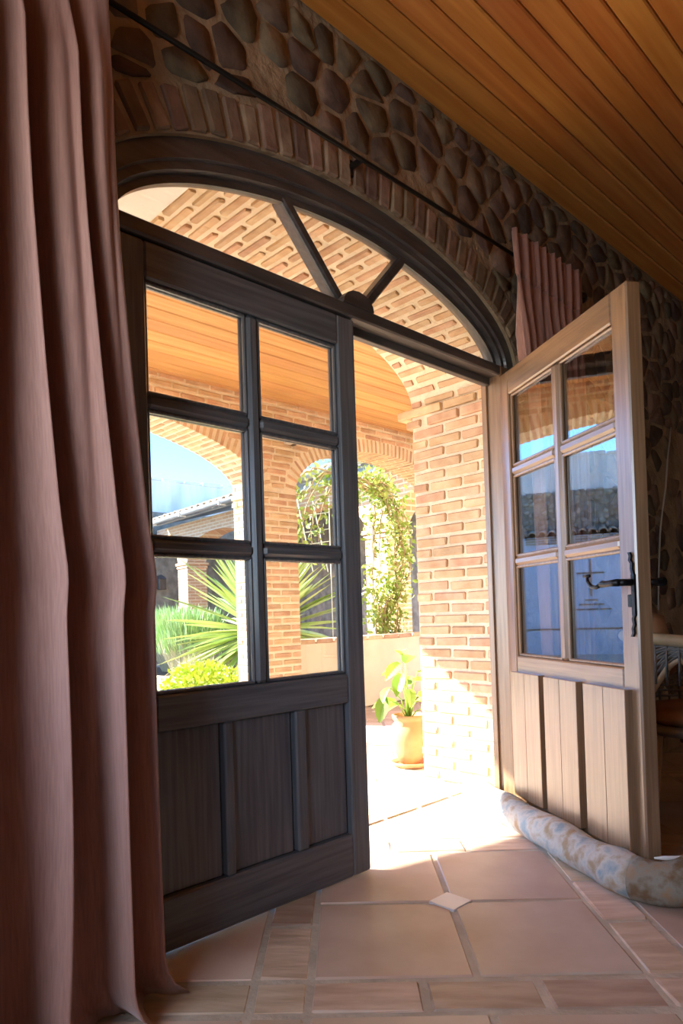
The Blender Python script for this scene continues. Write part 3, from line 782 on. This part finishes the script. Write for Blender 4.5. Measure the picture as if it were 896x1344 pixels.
# lime-green shrub by the pillar
b1 = thing('shrub', 'low bright lime-green shrub at the foot of the brick pillar', 'shrub', (1.95, 4.1, 0))
foliage('foliage', 'lime_leaf', b1, blob(1700, (0, 0, .22), (.52, .36, .32)), .06, .045, .4, 2, 2)
sm = MB()
for i in range(9):
    a = rg.uniform(0, 6.28); sm.tube([(0, 0, 0), (.15*cos(a), .12*sin(a), .2), (.36*cos(a), .26*sin(a), .34)], [.008, .006, .003], 6)
sm.build('stem', 'stem', b1, True)
# tall green herb bushes in the bed
for k, (x, y, sx, sy, h, lab) in enumerate(((3.2, 6.3, .46, .42, .94, 'tall feathery green bush at the near end of the courtyard bed'), (3.6, 7.3, .46, .42, .95, 'feathery green bush farther along the bed, before the stone wall'))):
    b = thing('herb_bush', lab, 'bush', (x, y, .2))
    mb = MB(); r2 = random.Random(20+k)
    for i in range(1500):
        a = r2.uniform(0, 6.28); q = sqrt(r2.random()); z = r2.uniform(.35, .86)*h
        V, F = blade(r2.uniform(.14, .26), .022, 2, .3)
        mb.add(V, F, Matrix.Translation((sx*q*cos(a), sy*q*sin(a), z*(1-.12*q*q))) @ aim((.35*q*cos(a)+r2.gauss(0, .15), .35*q*sin(a)+r2.gauss(0, .15), 1), r2.uniform(0, 6)))
    mb.build('foliage', 'herb', b, kind='stuff')
    mb = MB()
    for i in range(260):
        a = r2.uniform(0, 6.28); q = sqrt(r2.random())
        mb.tube([(sx*.5*q*cos(a), sy*.5*q*sin(a), 0), (sx*q*cos(a), sy*q*sin(a), r2.uniform(.4, .6))], [.006, .004], 4, False)
    mb.build('stems', 'dry', b, kind='stuff')
for k, (x, y, lab) in enumerate(((2.86, 5.55, 'pale dry grass tuft in front of the tall feathery green bush'), (3.0, 4.95, 'pale dry grass tuft nearest the yucca, in the courtyard bed'))):
    g = thing('grass_tuft', lab, 'grass', (x, y, .2)); mb = MB(); r2 = random.Random(30+k)
    for i in range(240):
        a = r2.uniform(0, 6.28); t = r2.uniform(.1, .9); V, F = blade(r2.uniform(.25, .45), .016, 3, .3, .25)
        mb.add(V, F, Matrix.Translation((.16*r2.gauss(0, 1), .12*r2.gauss(0, 1), 0)) @ aim((t*cos(a), t*sin(a), 1), r2.uniform(0, 6)))
    mb.build('blades', 'dry', g, kind='stuff')
# climbing vine on the arcade
vn = thing('climbing_vine', 'leafy climbing vine trailing over the second brick arch above the planter wall', 'vine', (4.85, 3.85, .02))
r2 = random.Random(8); sm = MB(); lv_pts = []
def vpath(P, wob=.05, leaf_n=60, spread=.12):
    Q = cat([tuple(v) for v in P], 5); Q = [(x+r2.gauss(0, wob*.4), y+r2.gauss(0, wob*.4), z+r2.gauss(0, wob*.3)) for x, y, z in Q]
    sm.tube([(x-4.85, y-3.85, z-.02) for x, y, z in Q], [.012*(1-.7*i/len(Q)) for i in range(len(Q))], 6)
    for i in range(leaf_n):
        b = r2.choice(Q[1:]); lv_pts.append(Vector((b[0]-4.85+r2.gauss(0, spread), b[1]-3.85+abs(r2.gauss(0, spread*.6))-.02, b[2]-.02+r2.gauss(0, spread))))
for i in range(7):
    x = 4.75+r2.uniform(-.35, .2)
    vpath([(x, 3.85, .02), (x+r2.uniform(-.15, .15), 3.82, .9), (4.75+r2.uniform(-.15, .2), 3.8, 1.6), (4.7+r2.uniform(-.2, .2), 3.8, 2.3), (4.3+r2.uniform(-.2, .2), 3.85, 2.62)], .05, 190, .11)
for i in range(7):
    x = r2.uniform(3.5, 4.5)
    vpath([(4.6, 3.85, 2.4), (x, 3.82, 2.62), (x-.35, 3.85, 2.45+r2.uniform(-.1, .15)), (x-.6, 3.9, 2.1+r2.uniform(-.2, .2)), (x-.55, 3.92, 1.75+r2.uniform(-.2, .2))], .05, 90, .09)
for i in range(5):
    x = r2.uniform(4.2, 4.8); vpath([(x, 3.85, 2.3), (x-.1, 3.8, 1.8), (x-.12, 3.8, r2.uniform(1.0, 1.5))], .03, 60, .09)
for i in range(5):
    x = r2.uniform(4.2, 4.8); vpath([(x, 3.8, .02), (x-.1, 3.8, .8), (x+r2.uniform(-.3, .2), 3.8, 1.2)], .04, 90, .12)
sm.build('stems', 'stem', vn, True, kind='stuff'); foliage('foliage', 'vine', vn, lv_pts, .075, .045, -.2, 2, 9)
tr = thing('wire_trellis', 'thin white wire trellis behind the vine under the second arch', 'trellis', (3.6, 4.2, 1.6))
for x in (-.35, -.1, .15): MB().tube([(x-.12, 0, .75), (x+.1, 0, -.1)], .007, 6).build('wire', 'white_iron', tr)
for z in (.05, .2, .35, .55): MB().tube([(-.45, 0, z-.05), (.3, 0, z+.08)], .006, 6).build('wire', 'white_iron', tr)
for x in (-.45, .3): MB().tube([(x, 0, .8), (x, 0, -1.6)], .006, 6).build('post', 'white_iron', tr)
# white iron garden chair half hidden by the planter
gc = thing('garden_chair', 'white iron garden chair with a hoop back behind the planter wall', 'chair', (4.85, 4.5, 0), R(-35))
MB().tube([(-.2, 0, .45), (-.21, 0, .95), (-.17, 0, 1.13), (-.09, 0, 1.23), (0, 0, 1.26), (.09, 0, 1.23), (.17, 0, 1.13), (.21, 0, .95), (.2, 0, .45)], .016, 8).build('hoop_back', 'white_iron', gc, True)
MB().lathe([(.02, -.012), (.22, -.012), (.23, 0), (.22, .012), (.02, .012)], 24).build('seat', 'white_iron', gc, True, (0, -.2, .45))
for x in (-.17, .17):
    for y in (-.36, -.02): MB().tube([(x, y, .45), (x*1.15, y*1.05, 0)], .012, 8).build('leg', 'white_iron', gc, True)
for x in (-.1, 0, .1): MB().tube([(x, 0, .46), (x*.9, 0, 1.2)], .006, 6).build('spindle', 'white_iron', gc, True)
# pot and plant
pt_ = thing('terracotta_pot', 'terracotta pot on a saucer at the corner of the brick reveal', 'pot', (1.50, 1.05, 0))
MB().lathe([(.05, .018), (.068, .022), (.098, .09), (.122, .16), (.127, .205), (.115, .255), (.092, .287), (.106, .30), (.112, .325), (.098, .33), (.09, .30), (.02, .29)], 32).build('pot_body', 'pot', pt_, True)
MB().lathe([(.02, 0), (.105, 0), (.128, .03), (.12, .032), (.10, .012), (.02, .01)], 32).build('saucer', 'pot', pt_, True)
MB().lathe([(.01, .0), (.094, 0), (.09, .012), (.01, .02)], 20).build('soil', 'soil', pt_, True, (0, 0, .29))
pl = thing('potted_plant', 'broad-leaved green plant growing in the terracotta pot', 'plant', (1.50, 1.05, .3))
lm = [mesh('leaf', *blade(L, wd, 5, .35, dr), 'leaf') for L, wd, dr in ((.17, .085, .25), (.15, .07, .45), (.19, .08, .6))]
sm = MB(); r2 = random.Random(4)
spec = [(-.02, -.0, .36, -120, 35), (.0, .02, .40, 60, 40), (-.05, .02, .36, 180, -25), (-.12, -.05, .30, 200, -40), (-.20, -.02, .22, 190, -10), (-.27, -.03, .17, 200, -55), (.04, -.05, .30, -60, 10), (.06, .0, .24, -20, 0), (-.06, -.06, .2, -130, -20), (.02, -.08, .18, -90, -50), (.05, -.1, .08, -80, -80), (-.08, .04, .12, 150, 0), (.0, .08, .28, 90, 20), (-.04, -.09, .12, -110, 30), (.07, -.04, .14, -40, -30), (-.1, -.02, .1, 175, 15), (.03, .03, .2, 30, 50)]
for x, y, z, az, el in spec:
    sm.tube([(x*.1, y*.1, 0), (x*.4, y*.4, z*.6), (x, y, z)], [.005, .004, .003], 6)
    a, e_ = R(az), R(el); d = (cos(e_)*cos(a), cos(e_)*sin(a), sin(e_)); o = ob('leaf', r2.choice(lm), pl, (x, y, z)); o.rotation_euler = aim(d, r2.uniform(-.5, .5)).to_euler()
sm.build('stem', 'leaf', pl, True)
# small wall fittings
lb = thing('junction_box', 'small grey box light high on the brick pier between the arches', 'wall light', (2.31, 3.1, 2.655))
MB().box(-.055, .03, -.05, .0, -.05, .05, .006).build('housing', 'box', lb); MB().box(.035, .075, -.045, 0, -.055, .045, .005).build('cover', 'lamp', lb)
ln = thing('wall_lantern', 'small dark iron lantern on the far stone wall', 'lantern', (6.2, 12.3, 1.78))
MB().box(-.09, .09, -.22, -.04, -.12, .12, .01).build('lantern_body', 'lamp', ln); MB().lathe([(.14, 0), (.09, .05), (.02, .10)], 4).build('lantern_roof', 'lamp', ln, False, (0, -.13, .12), (0, 0, pi/4)); MB().box(-.02, .02, -.05, 0, -.05, .2).build('bracket', 'lamp', ln)

cb = thing('cable', 'thin pale cable hanging down the dark stone wall behind the open door', 'cable', (2.9, -.052, 0))
MB().tube([(.2, 0, 2.21), (.12, 0, 2.0), (.06, 0, 1.78), (-.03, -.004, 1.6), (-.07, 0, 1.46), (-.12, 0, 1.2), (-.15, 0, .95)], .006, 8).build('cord', 'box', cb, True)
